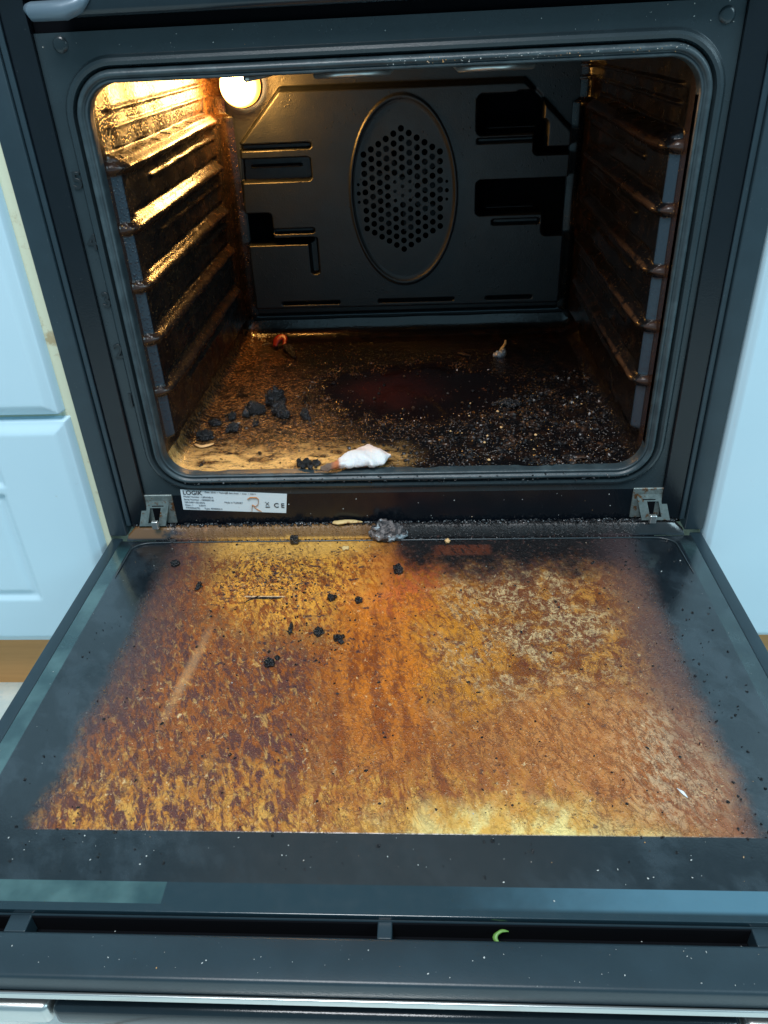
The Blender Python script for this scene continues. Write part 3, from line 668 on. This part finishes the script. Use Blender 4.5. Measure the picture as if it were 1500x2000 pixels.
strip('beige_peel', 'small beige curl under the dull clod at the left front of the cavity floor', [(-.2150, .0620, FZ+.0012), (-.2070, .0560, FZ+.0014), (-.1990, .0580, FZ+.0018), (-.1950, .0620, FZ+.0016)], [.0012, .0026, .0024, .0008], CURL, 'food scrap')
REDS = Mat('red_scrap', .35, 0, (.5, .05, .02)); m = REDS
REDS.set(Base_Color=m.mix((.28, .022, .008), (.85, .50, .20), m.ss(m.Z+(m.noise(200)-.5)*.008, .002, .006)))
strip('red_scrap', 'red and cream curled scrap standing at the back left of the cavity floor', [(-.1780, .3500, FZ+.003), (-.1750, .3570, FZ+.010), (-.1690, .3600, FZ+.0130), (-.1640, .3560, FZ+.0110), (-.1660, .3450, FZ+.003)], [.003, .0058, .0055, .0034, .0018], REDS, 'food scrap', (1, .5))
strip('black_strip', 'black shrivelled strip lying beside the red scrap', [(-.1660, .3520, FZ+.004), (-.1590, .3400, FZ+.007), (-.1510, .3260, FZ+.003), (-.1450, .3100, FZ+.002)], [.003, .006, .0052, .0022], CHAR, 'food scrap', (1, .6))
strip('brown_twig', 'faint brown twig left of the red scrap at the back', [(-.1980, .3600, FZ+.002), (-.1880, .3640, FZ+.003), (-.1800, .3580, FZ+.002)], [.001, .0018, .001], CRUMB, 'food scrap', (1, .8))
FOIL = Mat('foil_scrap', .28, .8, (.45, .45, .48)); FOIL.bump(FOIL.noise(260, 5), 1, .002)
fo = B(); V, F = ICO[3]
fo.add([Vector((p.x*.0085+p.z*.002, p.y*.006, max(p.z, -.3)*.006*(1+.8*p.x)+.0018+mn.noise(p*3)*.003)) for p in V], F)
fo.build('foil_scrap', FOIL, None, False, (.1235, .3020, FZ)); tag(bpy.data.objects['foil_scrap'], 'small grey folded scrap at the back right of the cavity floor', 'foil scrap')
strip('amber_stick', 'amber curved sliver rising behind the grey folded scrap', [(.1230, .3060, FZ+.004), (.1270, .3110, FZ+.007), (.1310, .3150, FZ+.011), (.1320, .3190, FZ+.0150)], [.0012, .0022, .0018, .0010], BEIGE, 'food scrap', (1, .6))
strip('amber_stick', 'short brown chip lying left of the grey folded scrap at the back', [(.0700, .3120, FZ+.0018), (.0770, .3060, FZ+.0025), (.0860, .3000, FZ+.0018)], [.0014, .0028, .0014], CRUMB, 'food scrap', (1, .6))
# white scrap at the cavity mouth
WS = Mat('white_scrap', .65, 0, (.7, .75, .78)); m = WS
WS.b.inputs['Subsurface Weight'].default_value = .25; WS.b.inputs['Subsurface Radius'].default_value = (.004, .003, .002)
WS.set(Base_Color=m.mix(m.mix((.80, .80, .80), (.86, .62, .52), m.ss(m.Y+(m.noise(120)-.5)*.01, .003, .012)*.6), m.mix((.55, .17, .06), (.16, .10, .07), m.ss(m.X, -.018, -.024)), m.ss(m.X+(m.noise(150)-.5)*.012, -.012, -.018)))
WS.bump(m.noise(260, 5, .7), .9, .0015)
xs2 = np.linspace(0, 1, 60); ts = np.linspace(0, 2*math.pi, 40)
def wfn(U, T):
    # length axis from the burnt tip (left front) to the fan-shaped white end
    wid = np.interp(U, [0, .08, .25, .45, .7, .9, 1], [.0006, .0030, .0055, .0130, .0185, .0120, .0010])
    hgt = np.interp(U, [0, .1, .3, .6, .85, 1], [.0006, .0030, .0050, .0085, .0060, .0006])
    ax = -.0330+.0670*U; ay = -.0150+.0200*sst(U, 0, .6)+.004*U
    x = ax+.15*wid*np.cos(T)*(-1); y = ay+wid*np.cos(T)+.0011*np.sin(U*38)*np.cos(T)*sst(U, .2, .5); z = .0035+hgt*np.sin(T)+.0012*np.sin(U*17+np.cos(T)*3)+.006*sst(.3-U+0*T, 0, .3)*0
    return x, y, np.maximum(z, .0)
v, f = grid(xs2, ts, wfn)
v = [(a+mn.noise(Vector((a, b, c))*500)*.0006, b+mn.noise(Vector((a, b, c))*480)*.0008, c+mn.noise(Vector((a, b, c))*350)*.0007) for a, b, c in v]
o = mesh('white_scrap', v, f, WS, None, True, (-.0410, .0080, FZ+.0035)); tag(o, 'white fan-shaped food scrap with a burnt brown tip at the cavity mouth', 'food scrap')
# on the door
strip('potato_peel', 'pale yellow sliver lying on the rear lip of the door below the gasket', [(-.0660, -.0045, .0150), (-.0610, -.0070, .0160), (-.0520, -.0060, .0165), (-.0430, -.0050, .0155), (-.0370, -.0045, .0148)], [.0022, .0036, .0030, .0026, .0008], BEIGE, 'food scrap', (1, .5))
ASH = Mat('ashy_lump', .3, 0, (.1, .1, .1), .9); m = ASH
ASH.set(Base_Color=m.mix(m.mix((.02, .02, .024), (.26, .22, .21), m.ss(m.noise(150, 5, .7), .42, .60)), (.60, .68, .72), m.ss(m.noise(85, 4, .6), .54, .60)))
ASH.bump(m.noise(280, 6, .75), 1, .003)
lump('ashy_lump', 'big ash-grey burnt lump sitting at the back edge of the open door, right of centre', (-.0115, -.0125, .0005), (.0170, .0095, .0115), 21, 3, .45, m=ASH, cat='burnt food', amp=.34, freq=1.5)
o = B().box(-.0042, .0042, -.0035, .0035, 0, .0085, .0018).build('charcoal_cube', CHAR, None, True, (-.1050, -.0200, .0004)); tag(o, 'neat black charcoal cube on the golden upper left of the door', 'charcoal bit', G2)
dl = [('black bit alone at the far left of the browned door glass', (-.2165, -.0560), (.0036, .0034, .004), 31, 2),
      ('pointed bluish-black bit below the ash-grey lump', (.0005, -.0700), (.0042, .0045, .005), 32, 2),
      ('angular black bit left of a small round one in the middle of the door', (-.0590, -.1110), (.0050, .0040, .004), 33, 3),
      ('small round black bit right of the angular one', (-.0340, -.1140), (.0030, .0032, .0035), 34, 1),
      ('upper black bit of the close pair in the centre of the door', (-.0655, -.1560), (.0036, .0048, .003), 35, 3),
      ('lower right ragged black bit of the close pair', (-.0480, -.1640), (.0055, .0042, .003), 36, 4),
      ('shiny round black bead lowest on the left half of the door', (-.1005, -.1945), (.0042, .0036, .004), 37, 1),
      ('tiny black bit just above the shiny bead', (-.0950, -.1870), (.0022, .0020, .002), 38, 1),
      ('long thin black shred left of the close pair', (-.0895, -.1500), (.0016, .0075, .002), 39, 2),
      ('flat black bit at the top left corner line of the door', (-.2330, -.0140), (.0050, .0020, .002), 40, 2),
      ('narrow upright dark shred near the left border of the browning', (-.1850, -.0900), (.0020, .0058, .002), 41, 3),
      ('thin black sliver on the straight pale mark of the upper left glass', (-.1180, -.1080), (.0130, .0009, .0008), 42, 2)]
for lb, (x, y), s, sd, n in dl: lump('charred_bit', lb, (x, y, .0003), s, sd, n, 1.0, group=G2, cat='charred bit')
o = lump('beige_crumb', 'small beige chip below the yellow sliver on the door', (-.0525, -.0315, .0003), (.0036, .0025, .002), 51, 1, m=BEIGE, cat='crumb')
o = lump('orange_crumb', 'small orange-brown crumb right of the ash-grey lump', (.0475, -.0215, .0003), (.0026, .0024, .0026), 52, 1, m=CURL, cat='crumb')
WF = Mat('white_flake', .3, 0, (.8, .85, .88))
o = B().tube([(-.0026, .0034, .0008), (0, 0, .0012), (.0022, -.0036, .0007)], [.0003, .0012, .0003], 8, sq=(1, .4)).build('white_flake', WF, None, True, (.1920, -.3140, .0003)); tag(o, 'single shiny white flake on the lower right of the browned glass', 'flake')
GR = Mat('green_scrap', .4, 0, (.14, .30, .06))
strip('green_scrap', 'curled green scrap caught in the vent slot of the door front', [(.0720, -.4016, -.0085), (.0670, -.4020, -.0080), (.0640, -.4045, -.0095), (.0665, -.4072, -.0110), (.0725, -.4068, -.0130)], [.0004, .0010, .0013, .0010, .0004], GR, 'food scrap', (1, .7))

# countless crumbs
def crumbs(name, label, cat, m, pts, sub=1):
    V, F = ICO[sub]; rnd = random.Random(hash(name) % 1 + len(pts)); vs = []; fs = []
    for (x, y, z, s, el) in pts:
        R_ = Matrix.Rotation(rnd.uniform(0, 6.28), 3, 'Z') @ Matrix.Rotation(rnd.uniform(-.6, .6), 3, 'X')
        k = (rnd.uniform(.6, 1.1)*el, rnd.uniform(.6, 1.), rnd.uniform(.5, .9)); b = len(vs)
        jit = [rnd.uniform(.65, 1.2) for _ in V]
        for p, j in zip(V, jit):
            q = R_ @ Vector((p.x*k[0], p.y*k[1], p.z*k[2]))*(s*j); vs.append((q.x+x, q.y+y, q.z+z))
        fs += [[b+i for i in t] for t in F]
    o = mesh(name, vs, fs, m); return tag(o, label, cat, None, 'stuff')
R = random.Random(3)
def clump(x, y, s=60, o=0): return mn.noise(Vector((x*s+o, y*s, o)))
pts = []
while len(pts) < 2600:                                              # gritty char over the right half of the floor
    x = R.uniform(-.20, .222); y = R.uniform(.006, .25)
    w_ = max(0, min(1, (x+.02)/.08))*max(0, min(1, (.20-y+x*.25)/.09))
    pool_ = ((x-.02)/.115)**2+((y-.195)/.075)**2
    if pool_ < 1: w_ *= .06
    w_ = w_*max(0, .35+clump(x, y, 38)*2.)+.02
    if R.random() < w_: pts.append((x, y, FZ+.0004, R.choice((.0005, .0006, .0008, .0011, .0015, .0027))*R.uniform(.7, 1.2), 1.2))
crumbs('dark_crumbs', 'black burnt grit strewn over the right half of the cavity floor', 'crumbs', CRUMB, pts)
pts = []
while len(pts) < 950:                                               # amber fat beads near the pool rim and along the left
    x = R.uniform(-.2, .19); y = R.uniform(.01, .35)
    pool_ = math.hypot((x-.02)/.12, (y-.195)/.085); w_ = math.exp(-((pool_-1.05)/.22)**2)*.9*(1 if x < .09 else .4)+.10*(x < -.05)
    w_ *= max(0, .3+clump(x, y, 50, 9)*2.2)
    if R.random() < w_: pts.append((x, y, FZ+.0003, R.uniform(.0004, .0013), 1.1))
crumbs('fat_beads', 'shiny amber beads of hardened fat round the dark pool on the cavity floor', 'grease', OILY, pts, 2)
pts = []
for _ in range(330):
    x = R.uniform(-.21, .22); z = .0615+R.uniform(-.0015, .005); pts.append((x, -.0050+R.uniform(-.001, .003), z, R.uniform(.0004, .0014), 1.4))
for _ in range(1100):
    x = R.uniform(-.272, .272)
    if clump(x, 0, 30, 2) < -.25 and R.random() < .6: continue
    pts.append((x, R.uniform(-.0075, -.0022), .0136+R.uniform(-.0004, .0006), R.uniform(.0004, .0015), 1.5))
for _ in range(500):
    x = R.uniform(-.25, .24); pts.append((x, -.0150+R.gauss(0, .0012), .0006, R.uniform(.0003, .0009), 1.3))
EDGE = Mat('grey_grit', .22, 0, (.05, .05, .055)); EDGE.set(Base_Color=EDGE.mix((.012, .012, .014), (.13, .145, .155), EDGE.ss(EDGE.noise(260, 2), .56, .64)))
crumbs('edge_grit', 'grey and black grit lined up along the gasket and the rear lip of the door', 'crumbs', EDGE, pts)
pts = []
while len(pts) < 900:                                               # black specks on the door
    x = R.uniform(-.26, .27); y = R.uniform(-.375, -.018)
    w_ = .10+.9*math.exp(-(((x+.10)/.06)**2+((y+.075)/.035)**2))+.5*math.exp(-(((x+.07)/.05)**2+((y+.15)/.04)**2))+.45*math.exp(-(((x-.235)/.02)**2+((y+.25)/.09)**2))+.3*(x > .03 and y > -.07)
    if R.random() < w_*(.5+clump(x, y, 60, 5)): pts.append((x, y, .0003, R.choice((.0004, .0006, .0009, .0013))*R.uniform(.7, 1.2), 1.3))
crumbs('black_specks', 'fine black specks sprinkled over the browned glass of the door', 'crumbs', CHAR, pts)
pts = []
for _ in range(130): pts.append((R.uniform(-.28, .28), R.uniform(-.396, -.02), .0004, R.choice((.0002, .00025, .0003, .0006))*R.uniform(.8, 1.2), 1.2))
for _ in range(45): pts.append((R.uniform(-.25, .25), R.uniform(-.378, -.347), .0004, R.choice((.00025, .0003, .0006)), 1.3))
for _ in range(45): pts.append((R.uniform(-.25, .25), R.uniform(-.4335, -.41), -.0038, R.choice((.0002, .0003, .0005)), 1.4))
for _ in range(22): pts.append((R.uniform(-.23, .23), R.uniform(-.408, -.400), -.0187, R.choice((.0004, .0006)), 1.2))

for _ in range(60): pts.append((R.uniform(-.25, .25), -.0003, R.choice((R.uniform(.424, .438), R.uniform(.015, .045))), R.choice((.0003, .0004, .0006)), 1.2))
for _ in range(70): pts.append((R.uniform(.0, .22), -.0066, .4055+R.uniform(.003, .008), R.choice((.0003, .0004, .0006)), 1.2))
p2 = [(R.uniform(.04, .215), R.uniform(.008, .18), FZ+.001, R.choice((.0006, .0009, .0013, .0018)), 1.1) for _ in range(26)]
crumbs('tan_crumbs', 'reddish-tan crumbs dotted through the black grit on the right of the cavity floor', 'crumbs', CURL, p2)
crumbs('pale_crumbs', 'tiny pale crumbs scattered over door, vent bar and oven front', 'crumbs', PALE, pts)
